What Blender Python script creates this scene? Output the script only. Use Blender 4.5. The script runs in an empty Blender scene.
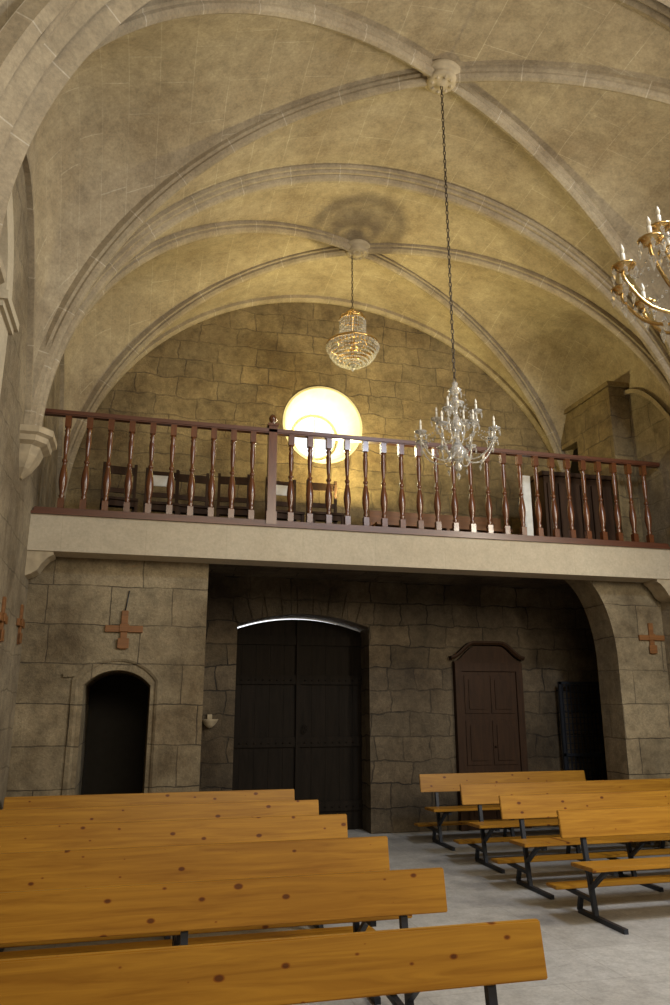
import bpy, bmesh, math, random
from mathutils import Vector, Matrix
random.seed(7)
S=bpy.context.scene
S.view_settings.view_transform='Standard'
pi=math.pi

# ------------------------------------------------------------------ materials
def nt(name):
    m=bpy.data.materials.new(name); m.use_nodes=True
    t=m.node_tree; b=t.nodes['Principled BSDF']
    return m,t,b
def N(t,typ,**kw):
    n=t.nodes.new(typ)
    for k,v in kw.items():
        if k in n.inputs.keys(): n.inputs[k].default_value=v
        else: setattr(n,k,v)
    return n
def mixc(t,mode,fac,a,b):
    n=t.nodes.new('ShaderNodeMix'); n.data_type='RGBA'; n.blend_type=mode
    for i,v in ((0,fac),(6,a),(7,b)):
        if hasattr(v,'is_output'): t.links.new(v,n.inputs[i])
        elif v is not None: n.inputs[i].default_value=v
    return n.outputs[2]
def ramp(t,inp,stops):
    r=t.nodes.new('ShaderNodeValToRGB'); t.links.new(inp,r.inputs[0])
    e=r.color_ramp.elements
    while len(e)<len(stops): e.new(0.5)
    for i,(p,c) in enumerate(stops):
        e[i].position=p; e[i].color=(c[0],c[1],c[2],1) if hasattr(c,'__len__') else (c,c,c,1)
    return r.outputs[0]
def stone(name,c1,c2,mortar,bw,bh,ms,distort=.02,stain=.5,bump=.35,rough=.9,offset=.5,stainc=(.35,.3,.24),grain=.25,patch=0.0,squash=.7):
    m,t,b=nt(name)
    uv=N(t,'ShaderNodeTexCoord')
    nz=N(t,'ShaderNodeTexNoise',Scale=3.0,Detail=4.0); t.links.new(uv.outputs['UV'],nz.inputs['Vector'])
    sub=N(t,'ShaderNodeVectorMath',operation='SUBTRACT'); t.links.new(nz.outputs['Color'],sub.inputs[0]); sub.inputs[1].default_value=(.5,.5,.5)
    sc=N(t,'ShaderNodeVectorMath',operation='SCALE'); t.links.new(sub.outputs[0],sc.inputs[0]); sc.inputs['Scale'].default_value=distort*4
    ad=N(t,'ShaderNodeVectorMath',operation='ADD'); t.links.new(uv.outputs['UV'],ad.inputs[0]); t.links.new(sc.outputs[0],ad.inputs[1])
    br=t.nodes.new('ShaderNodeTexBrick'); t.links.new(ad.outputs[0],br.inputs['Vector'])
    br.inputs['Color1'].default_value=(*c1,1); br.inputs['Color2'].default_value=(*c2,1); br.inputs['Mortar'].default_value=(*mortar,1)
    br.inputs['Scale'].default_value=1; br.inputs['Mortar Size'].default_value=ms; br.inputs['Mortar Smooth'].default_value=.5
    br.inputs['Brick Width'].default_value=bw; br.inputs['Row Height'].default_value=bh; br.offset=offset; br.squash=squash; br.squash_frequency=3
    n4=N(t,'ShaderNodeTexNoise',Scale=1.7,Detail=4.0); t.links.new(uv.outputs['Object'],n4.inputs['Vector'])
    vis=ramp(t,n4.outputs['Fac'],[(.36,patch),(.6,0)])
    mid=tuple((a+c)/2 for a,c in zip(c1,c2))
    base=mixc(t,'MIX',vis,br.outputs['Color'],(*mid,1))
    n2=N(t,'ShaderNodeTexNoise',Scale=.9,Detail=9.0,Roughness=.68); t.links.new(uv.outputs['Object'],n2.inputs['Vector'])
    st=ramp(t,n2.outputs['Fac'],[(.36,stainc),(.62,(1,1,1))])
    col=mixc(t,'MULTIPLY',stain,base,st)
    n5=N(t,'ShaderNodeTexNoise',Scale=6.5,Detail=9.0,Roughness=.78); t.links.new(uv.outputs['Object'],n5.inputs['Vector'])
    col=mixc(t,'MULTIPLY',stain*.75,col,ramp(t,n5.outputs['Fac'],[(.36,.45),(.58,1.0)]))
    n3=N(t,'ShaderNodeTexNoise',Scale=38.0,Detail=6.0,Roughness=.7); t.links.new(uv.outputs['Object'],n3.inputs['Vector'])
    g=ramp(t,n3.outputs['Fac'],[(.3,.40),(.7,1.0)])
    col=mixc(t,'MULTIPLY',grain*2,col,g)
    t.links.new(col,b.inputs['Base Color']); b.inputs['Roughness'].default_value=rough
    inv=N(t,'ShaderNodeMath',operation='MULTIPLY_ADD'); t.links.new(br.outputs['Fac'],inv.inputs[0]); inv.inputs[1].default_value=-.6
    sm=N(t,'ShaderNodeMath',operation='ADD'); t.links.new(n3.outputs['Fac'],sm.inputs[0]); t.links.new(n5.outputs['Fac'],sm.inputs[1])
    t.links.new(sm.outputs[0],inv.inputs[2])
    bp=N(t,'ShaderNodeBump',Strength=bump,Distance=.02); t.links.new(inv.outputs[0],bp.inputs['Height']); t.links.new(bp.outputs[0],b.inputs['Normal'])
    return m
def wood(name,ca,cb,rough=.35,knots=True,axis=(1.2,14,14),coat=.3,spec=.5):
    m,t,b=nt(name)
    tc=N(t,'ShaderNodeTexCoord'); oi=N(t,'ShaderNodeObjectInfo')
    ad=N(t,'ShaderNodeVectorMath',operation='MULTIPLY_ADD'); t.links.new(oi.outputs['Location'],ad.inputs[0]); ad.inputs[1].default_value=(1.7,2.3,1.1); t.links.new(tc.outputs['Object'],ad.inputs[2])
    mp=N(t,'ShaderNodeMapping'); mp.inputs['Scale'].default_value=axis; t.links.new(ad.outputs[0],mp.inputs['Vector'])
    nz=N(t,'ShaderNodeTexNoise',Scale=1.6,Detail=5.0,Roughness=.6,Distortion=.8); t.links.new(mp.outputs[0],nz.inputs['Vector'])
    col=ramp(t,nz.outputs['Fac'],[(.3,ca),(.68,cb)])
    if knots:
        cx=N(t,'ShaderNodeCombineXYZ'); sx=N(t,'ShaderNodeSeparateXYZ'); t.links.new(ad.outputs[0],sx.inputs[0])
        t.links.new(sx.outputs['X'],cx.inputs['X'])
        s2=N(t,'ShaderNodeSeparateXYZ'); t.links.new(tc.outputs['Object'],s2.inputs[0]); o2=N(t,'ShaderNodeSeparateXYZ'); t.links.new(oi.outputs['Location'],o2.inputs[0])
        m1=N(t,'ShaderNodeMath',operation='MULTIPLY_ADD'); t.links.new(o2.outputs['Y'],m1.inputs[0]); m1.inputs[1].default_value=3.37; t.links.new(s2.outputs['Z'],m1.inputs[2])
        t.links.new(m1.outputs[0],cx.inputs['Y'])
        mp2=N(t,'ShaderNodeMapping'); mp2.inputs['Scale'].default_value=(4.4,7.5,1); t.links.new(cx.outputs[0],mp2.inputs['Vector'])
        vo=N(t,'ShaderNodeTexVoronoi',Scale=1.0,Randomness=1.0); vo.voronoi_dimensions='2D'; t.links.new(mp2.outputs[0],vo.inputs['Vector'])
        sc=N(t,'ShaderNodeSeparateColor'); t.links.new(vo.outputs['Color'],sc.inputs[0])
        sz=N(t,'ShaderNodeMath',operation='MULTIPLY_ADD'); t.links.new(sc.outputs[0],sz.inputs[0]); sz.inputs[1].default_value=.16; sz.inputs[2].default_value=-.075
        sz2=N(t,'ShaderNodeMath',operation='ADD'); t.links.new(vo.outputs['Distance'],sz2.inputs[0]); t.links.new(sz.outputs[0],sz2.inputs[1])
        k=ramp(t,sz2.outputs[0],[(.0,(.20,.07,.03)),(.02,(.55,.28,.13)),(.05,(1,1,1))])
        col=mixc(t,'MULTIPLY',.85,col,k)
    t.links.new(col,b.inputs['Base Color']); b.inputs['Roughness'].default_value=rough; b.inputs['Specular IOR Level'].default_value=spec
    b.inputs['Coat Weight'].default_value=coat; b.inputs['Coat Roughness'].default_value=.2
    bp=N(t,'ShaderNodeBump',Strength=.1,Distance=.005); t.links.new(nz.outputs['Fac'],bp.inputs['Height']); t.links.new(bp.outputs[0],b.inputs['Normal'])
    return m
def plain(name,c,rough=.5,metal=0,noise=.2,scale=12,**kw):
    m,t,b=nt(name)
    tc=N(t,'ShaderNodeTexCoord'); nz=N(t,'ShaderNodeTexNoise',Scale=float(scale),Detail=5.0); t.links.new(tc.outputs['Object'],nz.inputs['Vector'])
    g=ramp(t,nz.outputs['Fac'],[(.3,1-noise),(.7,1.0)])
    col=mixc(t,'MULTIPLY',1.0,(*c,1),g); t.links.new(col,b.inputs['Base Color'])
    b.inputs['Roughness'].default_value=rough; b.inputs['Metallic'].default_value=metal
    for k,v in kw.items(): b.inputs[k].default_value=v
    return m
M_vault=stone('vault_stone',(.52,.435,.30),(.475,.395,.27),(.68,.60,.45),.85,.42,.005,.006,.65,.14,stainc=(.45,.38,.31),patch=.9)
M_rib=stone('rib_stone',(.47,.39,.27),(.42,.35,.24),(.62,.55,.43),.62,40,.007,.0,.6,.15,offset=0,stainc=(.45,.38,.31),squash=1)
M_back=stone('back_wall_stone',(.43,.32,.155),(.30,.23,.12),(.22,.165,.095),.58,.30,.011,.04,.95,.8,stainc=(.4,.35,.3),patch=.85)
M_low=stone('entrance_wall_shaded_stone',(.235,.175,.105),(.14,.108,.068),(.05,.038,.026),.58,.31,.012,.04,.95,.8,stainc=(.38,.34,.3),patch=.75)  # stone colours darkened to carry the shade under the loft
M_side=stone('side_wall_stone',(.45,.37,.245),(.37,.305,.205),(.28,.23,.15),.7,.36,.010,.03,.8,.55,patch=.8)
M_pier=stone('pier_stone',(.42,.335,.205),(.34,.275,.17),(.11,.085,.055),.95,.42,.008,.014,.9,.55,patch=.6)
M_beam=stone('beam_stone',(.57,.50,.375),(.56,.49,.365),(.48,.42,.31),1.25,60,.003,.0,.3,.08,offset=0,stainc=(.7,.62,.52),grain=.15)
M_trim=plain('carved_stone',(.48,.395,.265),.85,noise=.35,scale=9)
M_splay=plain('window_splay_plaster',(.74,.66,.42),.9,noise=.2,scale=6)
M_floor=stone('floor_slabs',(.58,.57,.55),(.54,.53,.515),(.44,.43,.41),.9,.6,.005,.003,.65,.1,rough=.55,stainc=(.65,.62,.58),grain=.22)
M_pine=wood('varnished_pine',(.27,.115,.008),(.43,.21,.020),.42,coat=.06,axis=(1.0,18,18),spec=.3)
M_red=wood('mahogany_varnish',(.085,.026,.010),(.15,.05,.016),.25,knots=False,axis=(6,6,1.2),coat=.5)
M_redx=wood('mahogany_rail',(.075,.024,.011),(.12,.038,.016),.4,knots=False,coat=.15)
M_dark=wood('dark_door_wood',(.010,.0075,.005),(.018,.013,.009),.85,knots=False,axis=(14,14,1.2),coat=0,spec=.15)
M_brown=wood('brown_door_wood',(.028,.014,.007),(.048,.023,.011),.65,knots=False,axis=(10,10,1.2),coat=0,spec=.2)
M_cross=wood('cross_wood',(.14,.055,.012),(.23,.092,.022),.55,knots=False,coat=0)
M_iron=plain('painted_iron',(.03,.034,.045),.45,.3)
M_black=plain('niche_shade_black',(.03,.026,.02),.95)  # near-black colour that paints the shade inside the niche
M_gold=plain('gilded_brass',(.80,.56,.24),.25,1.0)
M_chain=plain('chain_metal',(.10,.08,.06),.45,.8)
M_cream=plain('cream_candle',(.85,.8,.68),.4)
M_white=plain('white_paint',(.75,.75,.72),.5)
M_crys=plain('crystal_glass',(.93,.92,.88),.04,0,noise=.05,**{'Transmission Weight':.72,'IOR':1.55,'Specular IOR Level':1.0})

# ------------------------------------------------------------------ mesh helpers
def finish(name,bm,mats,smooth=False,parent=None,uv=True,loc=None):
    me=bpy.data.meshes.new(name)
    bmesh.ops.recalc_face_normals(bm,faces=bm.faces)
    if uv: boxuv(bm)
    bm.to_mesh(me); bm.free()
    for m in (mats if isinstance(mats,(list,tuple)) else [mats]): me.materials.append(m)
    if smooth:
        for p in me.polygons: p.use_smooth=True
    o=bpy.data.objects.new(name,me); S.collection.objects.link(o)
    if loc: o.location=loc
    if parent: o.parent=parent
    return o
def boxuv(bm):
    l=bm.loops.layers.uv.get('UVMap') or bm.loops.layers.uv.new('UVMap')
    for f in bm.faces:
        n=f.normal; a=max(range(3),key=lambda i:abs(n[i]))
        for lp in f.loops:
            c=lp.vert.co
            lp[l].uv=(c.y+.37,c.z) if a==0 else ((c.x,c.z) if a==1 else (c.x,c.y))
def box(bm,x0,x1,y0,y1,z0,z1,mi=0):
    r=bmesh.ops.create_cube(bm,size=1)
    M=Matrix.Translation(((x0+x1)/2,(y0+y1)/2,(z0+z1)/2))@Matrix.Diagonal((x1-x0,y1-y0,z1-z0,1))
    bmesh.ops.transform(bm,matrix=M,verts=r['verts'])
    for f in {f for v in r['verts'] for f in v.link_faces}: f.material_index=mi
    return r['verts']
def lathe(bm,prof,c=(0,0,0),seg=16,mi=0,smooth=True):
    c=Vector(c); rings=[]
    for r,z in prof:
        if r<1e-5: rings.append([bm.verts.new(c+Vector((0,0,z)))])
        else: rings.append([bm.verts.new(c+Vector((r*math.cos(2*pi*i/seg),r*math.sin(2*pi*i/seg),z))) for i in range(seg)])
    for A,B in zip(rings,rings[1:]):
        for i in range(seg):
            j=(i+1)%seg
            vs=[A[i%len(A)],A[j%len(A)],B[j%len(B)],B[i%len(B)]]
            u=[]
            for v in vs:
                if v not in u: u.append(v)
            if len(u)>2:
                try:
                    f=bm.faces.new(u); f.material_index=mi; f.smooth=smooth
                except ValueError: pass
    for R in (rings[0],rings[-1]):
        if len(R)>2:
            f=bm.faces.new(R); f.material_index=mi
def tube(bm,pts,r,seg=8,mi=0,closed=False):
    pts=[Vector(p) for p in pts]; n=len(pts); rings=[]
    q=None
    for i,p in enumerate(pts):
        if closed: T=pts[(i+1)%n]-pts[i-1]
        else: T=pts[min(i+1,n-1)]-pts[max(i-1,0)]
        T.normalize()
        a=T.orthogonal().normalized() if q is None else (q-T*q.dot(T)).normalized()
        q=a; b=T.cross(a)
        rings.append([bm.verts.new(p+(a*math.cos(2*pi*k/seg)+b*math.sin(2*pi*k/seg))*r) for k in range(seg)])
    for i in range(n if closed else n-1):
        A=rings[i];B=rings[(i+1)%n]
        for k in range(seg):
            f=bm.faces.new((A[k],A[(k+1)%seg],B[(k+1)%seg],B[k])); f.material_index=mi; f.smooth=True
    if not closed:
        for R in (rings[0],rings[-1]):
            f=bm.faces.new(R); f.material_index=mi
def spline(P,n=6):
    P=[Vector(p) for p in P]; out=[]
    for i in range(len(P)-1):
        p0=P[max(i-1,0)];p1=P[i];p2=P[i+1];p3=P[min(i+2,len(P)-1)]
        for k in range(n):
            t=k/n
            out.append(.5*((2*p1)+(p2-p0)*t+(2*p0-5*p1+4*p2-p3)*t*t+(3*p1-p0-3*p2+p3)*t**3))
    out.append(P[-1]); return out
def octa(bm,c,w,h,mi=0):
    c=Vector(c); e=[bm.verts.new(c+Vector(d)) for d in ((w,0,0),(0,w,0),(-w,0,0),(0,-w,0),(0,0,h*.6),(0,0,-h))]
    for i in range(4):
        for k in (4,5):
            f=bm.faces.new((e[i],e[(i+1)%4],e[k])); f.material_index=mi
def sweep(bm,path,prof,side,mi=0,inward=None,caps=True):
    path=[Vector(p) for p in path]; side=Vector(side).normalized(); n=len(path); rings=[]; L=[0]
    for i in range(1,n): L.append(L[-1]+(path[i]-path[i-1]).length)
    for i,p in enumerate(path):
        T=(path[min(i+1,n-1)]-path[max(i-1,0)]).normalized()
        Nn=side.cross(T).normalized()
        if inward is not None and Nn.dot(Vector(inward)-p)<0: Nn=-Nn
        rings.append([bm.verts.new(p+side*a+Nn*b) for a,b in prof])
    lay=bm.loops.layers.uv.get('UVMap') or bm.loops.layers.uv.new('UVMap')
    m=len(prof)
    for i in range(n-1):
        for k in range(m-1):
            vs=(rings[i][k],rings[i][k+1],rings[i+1][k+1],rings[i+1][k])
            f=bm.faces.new(vs); f.material_index=mi
            for lp,(u,v) in zip(f.loops,((L[i],k*.1),(L[i],k*.1+.1),(L[i+1],k*.1+.1),(L[i+1],k*.1))): lp[lay].uv=(u,v)
    if caps:
        bm.faces.new(rings[0]); bm.faces.new(rings[-1])
def poly_extrude(bm,pts,axis,a0,a1,mi=0):
    def P(p,a): return (p[0],a,p[1]) if axis=='y' else (a,p[0],p[1])
    A=[bm.verts.new(P(p,a0)) for p in pts]; B=[bm.verts.new(P(p,a1)) for p in pts]; n=len(pts)
    fs=[bm.faces.new(A),bm.faces.new(B)]
    for i in range(n): fs.append(bm.faces.new((A[i],A[(i+1)%n],B[(i+1)%n],B[i])))
    for f in fs: f.material_index=mi
def arch_circ(x0,x1,zs,zt):
    hw=(x1-x0)/2; rise=zt-zs; R=(hw*hw+rise*rise)/(2*rise); return (x0+x1)/2,zt-R,R,hw
def arch_pts(x0,x1,zs,zt,n=16):
    cx,cz,R,hw=arch_circ(x0,x1,zs,zt)
    a=math.asin(min(1,hw/R))
    return [(cx+R*math.sin(-a+2*a*i/n),cz+R*math.cos(-a+2*a*i/n)) for i in range(n+1)]
def arch_outline(x0,x1,z0,zs,zt,n=16): return [(x1,z0),(x0,z0)]+arch_pts(x0,x1,zs,zt,n)
def cut(o,bmc):
    bmesh.ops.recalc_face_normals(bmc,faces=bmc.faces)
    me=bpy.data.meshes.new('c'); bmc.to_mesh(me); bmc.free(); c=bpy.data.objects.new('c',me); S.collection.objects.link(c)
    md=o.modifiers.new('b','BOOLEAN'); md.object=c; md.operation='DIFFERENCE'; md.solver='EXACT'
    bpy.context.view_layer.update(); dg=bpy.context.evaluated_depsgraph_get()
    nm=bpy.data.meshes.new_from_object(o.evaluated_get(dg)); o.modifiers.clear(); o.data=nm
    bpy.data.objects.remove(c)
    b=bmesh.new(); b.from_mesh(nm); b.normal_update(); boxuv(b); b.to_mesh(nm); b.free()
def empty(name,loc=(0,0,0)):
    e=bpy.data.objects.new(name,None); e.location=loc; e.empty_display_size=.2; S.collection.objects.link(e); return e

# ------------------------------------------------------------------ dimensions
XL,XR,XC=-1.2,6.7,2.6
YB=10.4; Y0=-5.4
ZC,RZ=4.15,3.72
def RX(c): return (XR-XC) if c>0 else (XC-XL)
ARCH=[-5.4,-2.2,1.0,4.2,7.4,YB]

bm=bmesh.new(); box(bm,-2.2,8.2,Y0-.5,YB+.9,-.2,0); finish('floor',bm,M_floor)
bm=bmesh.new(); box(bm,XL-.5,XL,Y0,YB,0,8.4); WL=finish('wall_left',bm,M_side)
bm=bmesh.new(); box(bm,XR,XR+.5,Y0,YB,0,8.4); WR=finish('wall_right',bm,M_side)
bm=bmesh.new(); box(bm,XR-.2,XR+.6,9.12,YB+.2,-.1,3.4); cut(WR,bm)
bm=bmesh.new(); box(bm,6.38,XR,8.85,YB,3.6,6.15); WR2=finish('wall_right_loft',bm,M_back)
bm=bmesh.new(); box(bm,6.2,XR-.05,9.75,10.28,3.0,5.62); cut(WR2,bm)
bm=bmesh.new(); box(bm,6.34,XR,8.80,YB,6.15,6.22); finish('trim_7',bm,M_back)
bm=bmesh.new(); box(bm,6.55,6.60,9.76,10.27,3.61,5.61); box(bm,6.53,6.55,9.84,10.19,3.8,4.6); box(bm,6.53,6.55,9.84,10.19,4.7,5.5); finish('door_3',bm,M_dark)
bm=bmesh.new(); box(bm,XL-.5,XR+.5,Y0-.4,Y0,0,8.4); finish('wall_front',bm,M_side)
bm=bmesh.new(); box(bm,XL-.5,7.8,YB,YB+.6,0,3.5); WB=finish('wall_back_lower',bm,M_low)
bm=bmesh.new(); poly_extrude(bm,arch_outline(1.29,3.17,-.1,2.73,2.90),'y',YB-.1,YB+.8); cut(WB,bm)
WT=.72
bm=bmesh.new(); box(bm,XL-.5,7.8,YB,YB+WT,3.5,8.6); WU=finish('wall_back',bm,M_back)
WX,WZ=2.48,5.76
bm=bmesh.new()
A=[bm.verts.new((WX+.60*math.cos(2*pi*i/48),YB-.01,WZ+.60*math.sin(2*pi*i/48))) for i in range(48)]
B=[bm.verts.new((WX+.39*math.cos(2*pi*i/48),YB+WT+.01,WZ+.39*math.sin(2*pi*i/48))) for i in range(48)]
bm.faces.new(A); bm.faces.new(B)
for i in range(48): bm.faces.new((A[i],A[(i+1)%48],B[(i+1)%48],B[i]))
cut(WU,bm)
bm=bmesh.new()
R=[[bm.verts.new((WX+r*math.cos(2*pi*i/48),y,WZ+r*math.sin(2*pi*i/48))) for i in range(48)] for r,y in ((.62,YB-.012),(.585,YB-.015),(.37,YB+WT-.1),(.34,YB+WT-.1),(.34,YB+WT-.02))]
for a,b in zip(R,R[1:]):
    for i in range(48): bm.faces.new((a[i],a[(i+1)%48],b[(i+1)%48],b[i]))
finish('trim_1',bm,M_splay)
bm=bmesh.new()
yw=YB+WT-.12
ring=[(WX+.35*math.cos(2*pi*i/48),yw,WZ+.35*math.sin(2*pi*i/48)) for i in range(48)]
tube(bm,ring,.016,8,0,True)
box(bm,WX-.009,WX+.009,yw-.008,yw+.008,WZ-.35,WZ+.35); box(bm,WX-.35,WX+.35,yw-.008,yw+.008,WZ-.009,WZ+.009)
finish('window_1',bm,M_splay)
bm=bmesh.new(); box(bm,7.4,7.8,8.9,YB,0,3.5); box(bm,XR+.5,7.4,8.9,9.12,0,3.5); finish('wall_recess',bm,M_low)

# ------------------------------------------------------------------ vault webs
bm=bmesh.new(); lay=bm.loops.layers.uv.new('UVMap')
NT=128; NY=32
for b0,b1 in zip(ARCH,ARCH[1:]):
    yc=(b0+b1)/2; h=(b1-b0)/2; g=[]
    for i in range(NT+1):
        th=pi*i/NT; c=-math.cos(th); s=abs(c); row=[]
        for j in range(NY+1):
            y=b0+(b1-b0)*j/NY; t=abs(y-yc)/h
            z=ZC+RZ*math.sin(th)
            if t<s: z+=1.95*s**4*(1-(t/s)**2)
            row.append(bm.verts.new((XC+RX(c)*c,y,z)))
        g.append(row)
    for i in range(NT):
        for j in range(NY):
            f=bm.faces.new((g[i][j],g[i+1][j],g[i+1][j+1],g[i][j+1])); f.smooth=True
            for lp,(a,c) in zip(f.loops,((i,j),(i+1,j),(i+1,j+1),(i,j+1))):
                lp[lay].uv=(b0+(b1-b0)*c/NY,pi*3.85*a/NT)
me=bpy.data.meshes.new('ceiling'); bm.normal_update(); bm.to_mesh(me); bm.free(); me.materials.append(M_vault)
o=bpy.data.objects.new('ceiling',me); S.collection.objects.link(o)

P_rib=[(-.075,-.05),(-.075,.03),(-.05,.045),(-.052,.07),(-.03,.10),(0,.115),(.03,.10),(.052,.07),(.05,.045),(.075,.03),(.075,-.05)]
P_tr=[(-.13,-.06),(-.13,.04),(-.095,.05),(-.09,.08),(-.055,.085),(-.045,.12),(-.02,.14),(.02,.14),(.045,.12),(.055,.085),(.09,.08),(.095,.05),(.13,.04),(.13,-.06)]
P_big=[(-.30,-.06),(-.30,.05),(-.24,.10),(-.21,.05),(-.17,.11),(-.12,.18),(-.085,.11),(-.05,.17),(0,.26),(.05,.17),(.085,.11),(.12,.18),(.17,.11),(.21,.05),(.24,.10),(.30,.05),(.30,-.06)]
def apt(k,n,y0,h=0,sg=1):
    c=math.cos(pi*k/n); return (XC+RX(c)*c,y0+sg*h*c,ZC+RZ*math.sin(pi*k/n))
bm=bmesh.new()
for b0,b1 in zip(ARCH,ARCH[1:]):
    yc=(b0+b1)/2; h=(b1-b0)/2
    for sg in (1,-1):
        sweep(bm,[apt(k,80,yc,h,sg) for k in range(81)],P_rib,(-sg*h,RZ,0),inward=(XC,yc,ZC))
for y in ARCH[1:-1]:
    sweep(bm,[apt(k,80,y) for k in range(81)],P_big if y==4.2 else P_tr,(0,1,0),inward=(XC,y,ZC))
sweep(bm,[apt(k,80,YB-.05) for k in range(81)],[(-.06,-.02),(-.06,.05),(0,.08),(.05,.07),(.06,-.02)],(0,1,0),inward=(XC,YB,ZC))
finish('trim_2',bm,M_rib,uv=False)
bm=bmesh.new()
for b0,b1 in zip(ARCH,ARCH[1:]):
    yc=(b0+b1)/2; h=(b1-b0)/2
    for X in (XL+.02,XR-.02):
        path=[(X,yc-h*math.cos(pi*k/40),ZC+1.93*(1-math.cos(pi*k/40)**2)) for k in range(41)]
        sweep(bm,path,[(-.05,-.03),(-.05,.03),(.03,.03),(.03,-.03)],(1,0,0),inward=(X,yc,ZC))
finish('trim_3',bm,M_rib,uv=False)
for i,(b0,b1) in enumerate(zip(ARCH,ARCH[1:])):
    bm=bmesh.new(); yc=(b0+b1)/2
    z=ZC+RZ+.02
    lathe(bm,[(.0,-.17),(.03,-.17),(.05,-.15),(.09,-.145),(.12,-.15),(.15,-.13),(.155,-.11),(.14,-.095),(.19,-.08),(.21,-.05),(.19,-.02),(.18,.02)],(XC,yc,z),32)
    for k in range(8):
        a=2*pi*k/8; octa(bm,(XC+.10*math.cos(a),yc+.10*math.sin(a),z-.145),.03,.022)
    finish('vault_boss',bm,M_trim)
def corbel(name,x,y,z,sg):
    bm=bmesh.new()
    lv=[(.28,.32,0),(.28,.32,-.06),(.24,.29,-.08),(.23,.28,-.13),(.17,.23,-.16),(.14,.20,-.25),(.08,.14,-.36),(.03,.07,-.42),(.015,.04,-.44)]
    rings=[]
    for d,w,dz in lv:
        rings.append([bm.verts.new((x+sg*a,y+b,z+dz)) for a,b in ((0,-w),(d*.6,-w),(d,-w*.6),(d,w*.6),(d*.6,w),(0,w))])
    for a,b in zip(rings,rings[1:]):
        for k in range(6): bm.faces.new((a[k],a[(k+1)%6],b[(k+1)%6],b[k]))
    bm.faces.new(rings[0]); bm.faces.new(rings[-1])
    finish(name,bm,M_trim)
for y in ARCH[1:-1]:
    corbel('stone_corbel',XL,y,ZC+.05,1); corbel('stone_corbel',XR,y,ZC+.05,-1)

# ------------------------------------------------------------------ loft
YF=8.3
bm=bmesh.new(); box(bm,XL,XR,YF,YF+.35,3.247,3.64); finish('loft_beam',bm,M_beam)
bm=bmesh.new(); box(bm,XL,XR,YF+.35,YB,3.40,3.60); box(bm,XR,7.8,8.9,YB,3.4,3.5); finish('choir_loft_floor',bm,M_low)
bm=bmesh.new(); box(bm,XL,XR,YF-.03,YF+.2,3.64,3.67); finish('trim_4',bm,M_redx)
for x,sg in ((XL,1),(XR,-1)):
    bm=bmesh.new()
    pr=[(0,3.247),(.26,3.247),(.26,3.21),(.21,3.18),(.15,3.11),(.11,3.04),(.05,3.0),(0,2.98)]
    poly_extrude(bm,[(x+sg*a,z) for a,z in pr],'y',YF+.02,YF+.30); finish('stone_corbel',bm,M_trim)
bm=bmesh.new(); box(bm,XL,.72,8.65,YB,0,3.4); PL=finish('stone_pier',bm,M_pier)
bm=bmesh.new(); poly_extrude(bm,arch_outline(-.545,.15,-.1,1.88,2.04),'y',8.5,9.9); cut(PL,bm)
bm=bmesh.new(); box(bm,-.54,.145,9.85,9.89,0.0,2.02); finish('niche_shade_sheet',bm,M_black)  # dark sheet standing in for the niche's deep shade
bm=bmesh.new(); pts=[(XR,0),(5.98,0),(5.98,2.2)]+[(5.98-.62*(1-math.cos(a)),2.2+1.2*math.sin(a)) for a in [pi/2*k/14 for k in range(1,15)]]+[(XR,3.4)]
poly_extrude(bm,pts,'y',8.65,9.12); finish('stone_pier',bm,M_pier)
bm=bmesh.new()
ap=[(-.62,0),(-.62,.9),(-.62,1.80)]+[(x,z) for x,z in arch_pts(-.62,.225,1.93,2.16,14)]+[(.225,1.8),(.225,.9),(.225,0)]
sweep(bm,[(x,8.65,z) for x,z in ap],[(.02,-.05),(-.02,-.045),(-.028,.0),(-.015,.025),(.02,.03)],(0,1,0),inward=(-.2,8.65,1.0))
sweep(bm,[(-.76,8.65,1.98),(-.62,8.65,1.99)],[(.02,-.02),(-.025,-.02),(-.025,.02),(.02,.02)],(0,1,0))
finish('trim_5',bm,M_pier,uv=True)
bm=bmesh.new()
cx,cz,R0,hw=arch_circ(1.29,3.17,2.73,2.90)
n=9; am=math.asin(hw/R0)
for k in range(n):
    a0=-am+2*am*k/n+.003; a1=-am+2*am*(k+1)/n-.003
    R1=R0+.36+(.07 if k%2 else 0)
    pts=[(cx+r*math.sin(a),cz+r*math.cos(a)) for r,a in ((R0+.003,a0),(R0+.003,a1),(R1,a1),(R1,a0))]
    poly_extrude(bm,pts,'y',YB-.02,YB+.1)
finish('trim_6',bm,M_low)
bm=bmesh.new(); DY=YB+.42
def atop(x): 
    d=x-cx; return cz+math.sqrt(max(R0*R0-d*d,0)) 
for x0,x1 in ((1.22,2.228),(2.232,3.24)):
    nb=5; w=(x1-x0)/nb
    for k in range(nb):
        a,b=x0+k*w+.0015,x0+(k+1)*w-.0015
        poly_extrude(bm,[(a,0),(b,0),(b,atop(b)-.03),((a+b)/2,atop((a+b)/2)-.03),(a,atop(a)-.03)],'y',DY,DY+.05)
    for z in (.25,1.1,1.95,2.5): box(bm,x0+.03,x1-.03,DY-.03,DY,z,z+.13)
    for z in (.31,1.16,2.01):
        for k in range(nb*2): lathe(bm,[(0,-.012),(.014,-.01),(.016,.0),(0,.012)],(x0+.1+k*w/2,DY-.035,z),8)
box(bm,1.22,3.24,DY+.05,DY+.07,0,2.70)
box(bm,2.20,2.26,DY-.045,DY-.0,.0,2.84)
tube(bm,spline([(2.33,DY-.03,1.4),(2.36,DY-.06,1.35),(2.33,DY-.06,1.3),(2.30,DY-.06,1.35),(2.33,DY-.03,1.4)]),.008)
finish('door_1',bm,M_dark)
bm=bmesh.new()
x0,x1=4.43,5.49; xc=(x0+x1)/2
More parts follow.
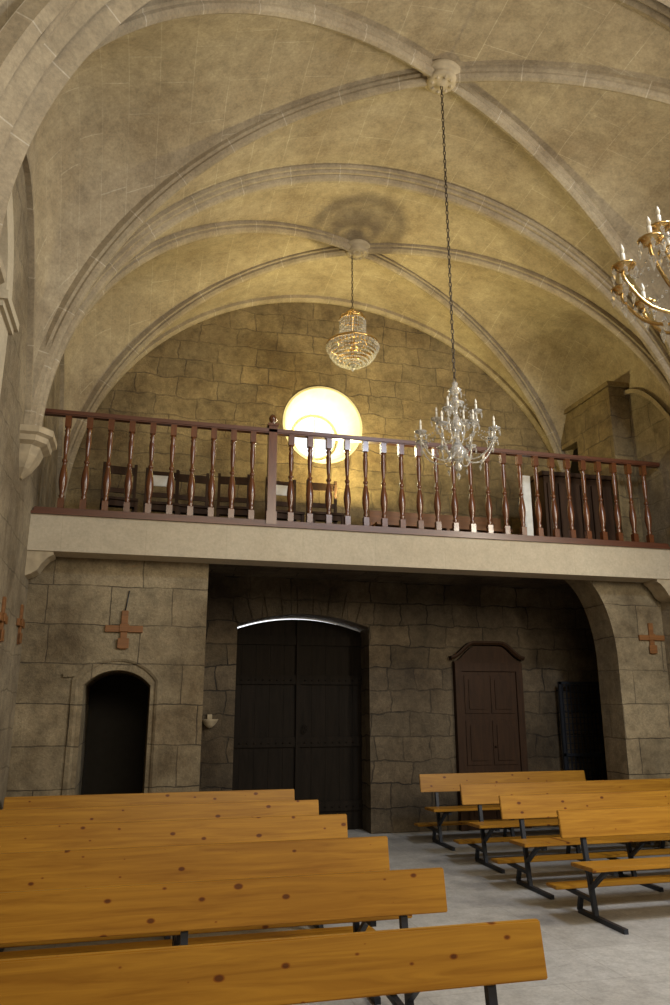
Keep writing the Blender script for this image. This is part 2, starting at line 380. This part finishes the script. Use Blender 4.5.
def crown(x0,x1,zs,zt):
    n=20; out=[]
    for k in range(n+1):
        u=k/n; e=1-abs(2*u-1)
        out.append((x0+(x1-x0)*u,zs+(zt-zs)*(.5-.5*math.cos(pi*min(1,e*1.55)))))
    return out
poly_extrude(bm,[(x1,0),(x0,0)]+crown(x0,x1,2.28,2.50),'y',YB-.07,YB)
cr=crown(x0-.05,x1+.05,2.33,2.55)
sweep(bm,[(x,YB-.05,z) for x,z in cr],[(.05,-.02),(-.06,-.025),(-.06,.0),(-.03,.03),(.05,.03)],(0,1,0),inward=(xc,YB,1))
box(bm,x0,x0+.10,YB-.1,YB-.07,0,2.26); box(bm,x1-.10,x1,YB-.1,YB-.07,0,2.26); box(bm,x0+.1,x1-.1,YB-.1,YB-.07,2.14,2.26)
for a,b in ((x0+.14,xc-.02),(xc+.02,x1-.14)):
    for z0,z1 in ((.12,.75),(.85,1.45),(1.55,2.08)):
        box(bm,a,b,YB-.085,YB-.07,z0,z1); box(bm,a+.06,b-.06,YB-.1,YB-.085,z0+.06,z1-.06)
lathe(bm,[(0,-.02),(.02,0),(0,.02)],(xc+.05,YB-.11,1.1),10)
finish('door_2',bm,M_brown,uv=False)
bm=bmesh.new(); gx0,gx1=6.03,7.3; gy=10.22
for x in (gx0,(gx0+gx1)/2,gx1-.04): box(bm,x,x+.04,gy,gy+.04,0,2.0)
for z in (.05,.95,1.96): box(bm,gx0,gx1,gy,gy+.04,z,z+.04)
for k in range(1,20): 
    x=gx0+k*(gx1-gx0)/20; box(bm,x-.007,x+.007,gy+.012,gy+.028,.05,1.98)
for k in range(1,22):
    z=.05+k*.09; box(bm,gx0,gx1,gy+.012,gy+.028,z-.006,z+.006)
finish('iron_lattice_gate',bm,M_iron)
bm=bmesh.new(); lathe(bm,[(0,-.09),(.03,-.085),(.07,-.05),(.10,-.0),(.11,.02),(.09,.02),(.06,-.02),(0,-.03)],(.96,YB-.10,1.47),20); box(bm,.93,.99,YB-.05,YB,1.40,1.55)
finish('holy_water_font',bm,M_trim)

def cross(name,loc,axis,s=1.0,mat=M_cross):
    e=empty(name,loc)
    bm=bmesh.new()
    w=.036*s
    def bx(a0,a1,z0,z1,d0,d1,mi=0):
        if axis=='y': box(bm,a0,a1,-d1,-d0,z0,z1,mi)
        else: box(bm,(d0 if axis=='x+' else -d1),(d1 if axis=='x+' else -d0),a0,a1,z0,z1,mi)
    bx(-w,w,-.22*s,.20*s,0,.025); bx(-.2*s,.2*s,-w,w,0.001,.03)
    bx(-.06*s,.06*s,-.21*s,-.10*s,.024,.036); bx(-.05*s,.05*s,-.03*s,.05*s,.029,.04)
    bmesh.ops.bevel(bm,geom=bm.edges[:],offset=.003,segments=1,affect='EDGES')
    finish('cross_body',bm,mat,parent=e,uv=False)
    return e
c1=cross('wooden_cross',(-.17,8.65,2.48),'y',1.0)
bm=bmesh.new(); tube(bm,[(0,-.012,.2),(0.03,-.012,.42)],.006,6); finish('hanger',bm,M_iron,parent=c1,uv=False)
cross('wooden_cross',(6.50,8.65,2.52),'y',.95)
cross('wooden_cross',(XL,8.30,2.48),'x+',.95)
cross('wooden_cross',(XL,7.22,2.42),'x+',.95)

bm=bmesh.new()
box(bm,XL,XL+.05,5.4,5.82,0,4.50)
box(bm,XL,XL+.08,5.38,5.86,4.50,4.55); box(bm,XL,XL+.11,5.36,5.90,4.55,4.62)
path=[(XL+.0,4.15+1.5*math.cos(pi/2*k/20),4.62+1.0*math.sin(pi/2*k/20)) for k in range(21)]
sweep(bm,path,[(0,-.12),(.06,-.12),(.06,.12),(0,.12)],(1,0,0),inward=(XL,4.15,4.62))
finish('wall_pilaster',bm,M_beam)  # pale stone puts the sunlit look of the jamb into its colour

# ------------------------------------------------------------------ balustrade
bal=empty('balustrade',(0,0,0))
ZB0=3.67; ZT=4.85; YRL=YF+.07
bm=bmesh.new(); box(bm,XL+.01,XR-.01,YRL-.04,YRL+.04,ZB0+.0,ZB0+.06)
box(bm,XL+.01,XR-.01,YRL-.05,YRL+.05,ZT-.06,ZT)
bmesh.ops.bevel(bm,geom=bm.edges[:],offset=.012,segments=2,affect='EDGES')
finish('rails',bm,M_redx,parent=bal,uv=False)
z0=ZB0+.06; H=ZT-.06-z0
prof=[(.033,.10),(.022,.115),(.034,.13),(.022,.15),(.032,.20),(.043,.27),(.045,.32),(.036,.40),(.024,.46),(.018,.49),(.03,.50),(.03,.52),(.018,.535),(.023,.60),(.030,.70),(.032,.76),(.022,.82),(.034,.84),(.022,.86),(.033,.88)]
bmb=bmesh.new()
lathe(bmb,[(r,z*H) for r,z in prof],(0,0,0),14)
box(bmb,-.033,.033,-.033,.033,0,.10*H); box(bmb,-.033,.033,-.033,.033,.88*H,H)
meb=bpy.data.meshes.new('baluster'); bmesh.ops.recalc_face_normals(bmb,faces=bmb.faces); bmb.to_mesh(meb); bmb.free(); meb.materials.append(M_red)
NX=1.38; xs=[]; x=NX-.23
while x>XL+.06: xs.append(x); x-=.23
x=NX+.23
while x<XR-.05: xs.append(x); x+=.23
for x in xs:
    o=bpy.data.objects.new('baluster',meb); o.location=(x,YRL,z0); o.parent=bal; S.collection.objects.link(o)
bm=bmesh.new()
for x in (NX,):
    box(bm,x-.05,x+.05,YRL-.05,YRL+.05,ZB0,ZT+.03)
    box(bm,x-.06,x+.06,YRL-.06,YRL+.06,ZB0,ZB0+.16)
    box(bm,x-.065,x+.065,YRL-.065,YRL+.065,ZT+.03,ZT+.06)
    lathe(bm,[(.03,0),(.02,.02),(.045,.05),(.05,.08),(.03,.12),(0,.13)],(x,YRL,ZT+.06),14)
finish('newel_post',bm,M_red,parent=bal,uv=False)

def chair(x,y,rot=0,pad=True):
    e=empty('wooden_chair',(x,y,3.6)); e.rotation_euler[2]=rot
    bm=bmesh.new()
    for sx in (-.19,.19):
        box(bm,sx-.018,sx+.018,-.2,-.165,0,.43); box(bm,sx-.018,sx+.018,.17,.205,0,1.0)
        box(bm,sx-.01,sx+.01,-.18,.18,.2,.23)
    box(bm,-.21,.21,-.22,.2,.43,.46); box(bm,-.19,.19,.175,.2,.86,.96); box(bm,-.19,.19,.175,.2,.62,.68)
    box(bm,-.19,.19,-.19,-.175,.36,.43)
    finish('frame',bm,M_brown,parent=e,uv=False)
    if pad:
        bm=bmesh.new(); box(bm,-.15,.15,.15,.174,.76,.90); bmesh.ops.bevel(bm,geom=bm.edges[:],offset=.006,segments=2,affect='EDGES')
        finish('paper_cover',bm,M_white,parent=e,uv=False)
for x,y,r,p in ((-.35,9.2,.1,False),(.15,9.3,0,True),(.55,9.35,0.05,False),(1.05,9.3,-.1,False),(1.72,9.35,.1,True),(2.25,9.3,0,False)):
    chair(x,y,r,p)
bm=bmesh.new()
box(bm,3.0,5.0,9.75,9.78,4.0,4.30); box(bm,3.0,5.0,9.4,9.76,4.02,4.06)
for x in (3.05,4.0,4.9): box(bm,x,x+.05,9.4,9.78,3.6,4.02)
finish('loft_bench',bm,M_cross,uv=False)
bm=bmesh.new()
box(bm,5.25,6.3,8.9,9.3,3.6,4.72); box(bm,5.2,6.35,8.85,9.35,4.72,4.78)
for k in range(6): box(bm,5.29+k*.17,5.41+k*.17,8.87,8.9,3.7,4.62)
finish('wooden_cabinet',bm,M_brown,uv=False)
bm=bmesh.new(); box(bm,4.93,5.07,8.95,8.98,3.6,4.72); box(bm,4.95,5.05,8.94,8.95,3.7,4.68); finish('white_board',bm,M_white)

# ------------------------------------------------------------------ pews
def pew_mesh(L,legs):
    bm=bmesh.new()
    def board(x0,x1,pts):
        bb=bmesh.new(); poly_extrude(bb,pts,'x',x0,x1)
        bmesh.ops.recalc_face_normals(bb,faces=bb.faces)
        bmesh.ops.bevel(bb,geom=bb.edges[:],offset=.005,segments=2,affect='EDGES')
        me=bpy.data.meshes.new('t'); bb.to_mesh(me); bb.free(); bm.from_mesh(me); bpy.data.meshes.remove(me)
    board(0,L,[(0,.82),(.03,.82),(-.01,.61),(-.04,.61)])
    board(0,L,[(-.46,.43),(-.46,.46),(-.14,.45),(-.14,.42)])
    board(.03,L-.03,[(.17,.175),(.17,.20),(.34,.20),(.34,.175)])
    for x in legs:
        s=.018
        def bar(p,q,w=.02,mi=1):
            (y0,za),(y1,zb)=p,q
            d=Vector((0,y1-y0,zb-za)); n=Vector((0,-d.z,d.y)).normalized()*w
            vs=[]
            for sx in (-s,s):
                for P,sg in ((p,1),(p,-1),(q,-1),(q,1)):
                    vs.append(bm.verts.new((x+sx,P[0]+n.y*sg,P[1]+n.z*sg)))
            fs=[vs[:4],vs[4:]]+[[vs[i],vs[(i+1)%4],vs[4+(i+1)%4],vs[4+i]] for i in range(4)]
            for f in fs:
                ff=bm.faces.new(f); ff.material_index=mi
        bar((.035,.79),(-.03,.40)); bar((-.03,.41),(-.10,.03))
        bar((-.03,.40),(-.43,.41),.018); bar((-.30,.40),(-.08,.24),.014)
        bar((.14,.018),(-.50,.018),.018); bar((-.07,.14),(.33,.155),.016)
        bar((.14,.02),(.10,.15),.016)
    bmesh.ops.recalc_face_normals(bm,faces=bm.faces)
    me=bpy.data.meshes.new('pew'); bm.to_mesh(me); bm.free(); me.materials.append(M_pine); me.materials.append(M_iron); return me
L1=2.84; mL=pew_mesh(L1,(.3,1.45,L1-.24))
for i,y in enumerate((3.17,4.22,5.26,6.35,7.32,8.26)):
    dx=(0,0,.02,.03,.02,-.02)[i]
    o=bpy.data.objects.new('pew',mL); o.location=(1.70-L1+dx,y,0); S.collection.objects.link(o)
L2=2.85; mR=pew_mesh(L2,(.22,1.35,L2-.25))
for y,x in ((6.10,3.50),(7.18,3.50),(8.26,3.56)):
    o=bpy.data.objects.new('pew',mR); o.location=(x,y,0); S.collection.objects.link(o)
mR2=pew_mesh(2.35,(.22,1.2,2.1)); o=bpy.data.objects.new('pew',mR2); o.location=(3.55,9.52,0); S.collection.objects.link(o)

# ------------------------------------------------------------------ chandeliers
def chain(bm,p0,p1,link=.06,r=.005,mi=0,rad=.012):
    p0=Vector(p0);p1=Vector(p1); n=max(1,int((p1-p0).length/(link*.8)))
    for k in range(n):
        c=p0.lerp(p1,(k+.5)/n); a=(k%2)*pi/2
        pts=[(c.x+rad*math.cos(t)*math.cos(a),c.y+rad*math.cos(t)*math.sin(a),c.z+link*.5*math.sin(t)) for t in [2*pi*q/8 for q in range(8)]]
        tube(bm,pts,r,4,mi,True)
def arm_chandelier(loc,R,n,ztop,metal,arm_mat,s=1.0,name='crystal_chandelier',off=0.0,th=.007,drop=1.0):
    e=empty(name,loc)
    bm=bmesh.new()
    col=[(0,-.34),(.025,-.33),(.04,-.30),(.02,-.26),(.05,-.22),(.085,-.16),(.05,-.09),(.022,-.05),(.022,.03),(.045,.07),(.062,.12),(.03,.18),(.018,.22),(.018,.28),(.05,.31),(.085,.33),(.03,.36),(.02,.42),(.05,.44),(.062,.46),(.022,.50),(.03,.53),(0,.56)]
    lathe(bm,[(r*s,z*s) for r,z in col],(0,0,0),16)
    finish('column',bm,arm_mat,parent=e,uv=False)
    bm=bmesh.new(); bc=bmesh.new(); bd=bmesh.new()
    for tier,(nn,RR,dz) in enumerate(((n,R,0),(max(4,n//2),R*.55,.2*s))):
        for k in range(nn):
            a=2*pi*(k+.5*tier)/nn+off; ca,sa=math.cos(a),math.sin(a)
            P=[(.04*s,-.12*s),(.35*RR,-.24*s),(.75*RR,-.20*s),(RR,-.06*s),(RR,.0)]
            tube(bm,spline([(r*ca,r*sa,z+dz) for r,z in P],5),th*s,6)
            c=(RR*ca,RR*sa,dz)
            lathe(bm,[(0,-.015*s),(.02*s,-.012*s),(.055*s,.008*s),(.058*s,.014*s),(.018*s,.004*s),(.018*s,.03*s),(0,.03*s)],c,12)
            lathe(bc,[(.0,.02*s),(.011*s,.02*s),(.011*s,.08*s),(0,.082*s)],c,8)
            lathe(bc,[(0,.08*s),(.009*s,.09*s),(.011*s,.105*s),(.005*s,.125*s),(0,.135*s)],c,8)
            for q in range(6):
                t=2*pi*q/6; octa(bd,(c[0]+.055*s*math.cos(t),c[1]+.055*s*math.sin(t),c[2]-.03*s),.010*s*drop,.032*s*drop)
            octa(bd,(c[0],c[1],c[2]-.09*s),.016*s*drop,.045*s*drop)
            octa(bd,(.62*RR*ca,.62*RR*sa,dz-.28*s),.014*s*drop,.04*s*drop)
            z1=.33*s if tier==0 else .45*s
            for q in range(1,12):
                t=q/12; r=.08*s+(RR-.08*s)*t; z=z1+(dz-z1)*t-.13*s*math.sin(pi*t)
                octa(bd,(r*ca,r*sa,z),.009*s,.013*s)
            a2=2*pi*(k+1+.5*tier)/nn+off
            for q in range(1,9):
                t=q/9; pp=Vector((RR*ca,RR*sa,dz)).lerp(Vector((RR*math.cos(a2),RR*math.sin(a2),dz)),t); pp.z-=.10*s*math.sin(pi*t)
                octa(bd,pp,.008*s,.012*s)
    for z,r,q in ((.33,.085,10),(.46,.06,8),(-.16,.085,10)):
        for k in range(q):
            t=2*pi*k/q; octa(bd,(r*s*math.cos(t),r*s*math.sin(t),(z-.045)*s),.011*s,.035*s)
    octa(bd,(0,0,-.38*s),.022*s,.05*s)
    finish('arms',bm,metal,parent=e,uv=False); finish('candles',bc,M_cream,parent=e,uv=False); finish('crystal_drops',bd,M_crys,parent=e,uv=False)
    bm=bmesh.new(); chain(bm,(0,0,.54*s),(0,0,ztop-loc[2])); finish('chain',bm,M_chain,parent=e,uv=False)
ZBOSS=ZC+RZ-.15
arm_chandelier((2.6,5.8,3.97),.34,8,ZBOSS,M_crys,M_crys,.95)
arm_chandelier((2.88,2.97,3.98),.48,12,ZBOSS+.2,M_gold,M_gold,1.15,off=.2,th=.009,drop=1.3)
def basket(loc,ztop):
    e=empty('basket_chandelier',loc); bm=bmesh.new(); bd=bmesh.new()
    def ring(r,z,t): tube(bm,[(r*math.cos(2*pi*i/36),r*math.sin(2*pi*i/36),z) for i in range(36)],t,6,0,True)
    ring(.17,.36,.012); ring(.19,.0,.01); ring(.34,-.02,.016); ring(.33,-.06,.010); ring(.20,-.20,.006); ring(.09,.44,.01)
    lathe(bm,[(.0,.52),(.03,.51),(.05,.48),(.09,.45),(.10,.44),(.05,.42),(.02,.39),(.02,-.2),(.03,-.26),(0,-.34)],(0,0,0),16)
    for k in range(8):
        a=2*pi*k/8; tube(bm,[(.02*math.cos(a),.02*math.sin(a),0),(.34*math.cos(a),.34*math.sin(a),-.02)],.005,5)
        tube(bm,spline([(.09*math.cos(a),.09*math.sin(a),.44),(.14*math.cos(a),.14*math.sin(a),.42),(.17*math.cos(a),.17*math.sin(a),.36)],4),.006,5)
    for k in range(30):
        a=2*pi*k/30; ca,sa=math.cos(a),math.sin(a)
        for q in range(7): octa(bd,(.175*ca,.175*sa,.32-q*.05),.014,.034)
    for k in range(44):
        a=2*pi*k/44; ca,sa=math.cos(a),math.sin(a)
        octa(bd,(.35*ca,.35*sa,-.06),.018,.05)
        for q in range(9):
            t=q/8; r=.33*math.cos(t*pi/2*.93); z=-.07-.25*math.sin(t*pi/2*.97)
            octa(bd,(r*ca,r*sa,z),.015,.026)
    for k in range(24):
        a=2*pi*k/24
        for q in range(4): octa(bd,((.33-.04*q)*math.cos(a),(.33-.04*q)*math.sin(a),.012*q),.012,.018)
    octa(bd,(0,0,-.37),.03,.05)
    finish('frame',bm,M_gold,parent=e,uv=False); finish('crystal_strands',bd,M_crys,parent=e,uv=False)
    bm=bmesh.new(); chain(bm,(0,0,.51),(0,0,ztop-loc[2])); finish('chain',bm,M_chain,parent=e,uv=False)
basket((2.53,8.9,6.38),ZBOSS)

# ------------------------------------------------------------------ lights
def area(name,loc,target,size,power,col,sy=None,shape='RECTANGLE'):
    l=bpy.data.lights.new(name,'AREA'); l.shape=shape; l.size=size
    if shape=='RECTANGLE': l.size_y=sy or size
    l.energy=power; l.color=col
    o=bpy.data.objects.new(name,l); o.location=loc
    o.rotation_euler=(Vector(target)-Vector(loc)).to_track_quat('-Z','Y').to_euler(); S.collection.objects.link(o); return o
area('sanctuary_fill_light',(2.6,-3.5,5.6),(2.6,8,6.2),5.5,330,(1,.88,.68),3.0)  # added broad fill behind the camera, not from any window
area('side_window_daylight',(XR-.12,3.0,4.4),(0.4,6.6,4.4),1.2,360,(1,.91,.74),2.0)
area('high_window_daylight',(4.4,1.6,6.6),(3.7,4.4,0),.8,230,(.78,.87,1),.8)
area('loft_vault_fill',(2.6,9.5,4.35),(2.65,9.0,8.0),.22,135,(1,.82,.36),.22)  # added unseen lamp for the yellow glow on the rear vault
area('oculus_daylight',(WX,YB+WT-.08,WZ),(WX,YB-3,WZ+.6),.68,26,(1,.93,.70),shape='DISK')
w=bpy.data.worlds.new('world'); S.world=w; w.use_nodes=True
w.node_tree.nodes['Background'].inputs[0].default_value=(.95,.97,1,1); w.node_tree.nodes['Background'].inputs[1].default_value=1.6

# ------------------------------------------------------------------ camera
cd=bpy.data.cameras.new('camera'); cam=bpy.data.objects.new('camera',cd); S.collection.objects.link(cam)
cd.sensor_fit='VERTICAL'; cd.sensor_height=36; cd.lens=752/1005*36; cd.clip_start=.05
F=Vector((.2403,.9361,.2571)); cam.location=(0,0,1.7); cam.rotation_euler=F.to_track_quat('-Z','Y').to_euler()
S.camera=cam
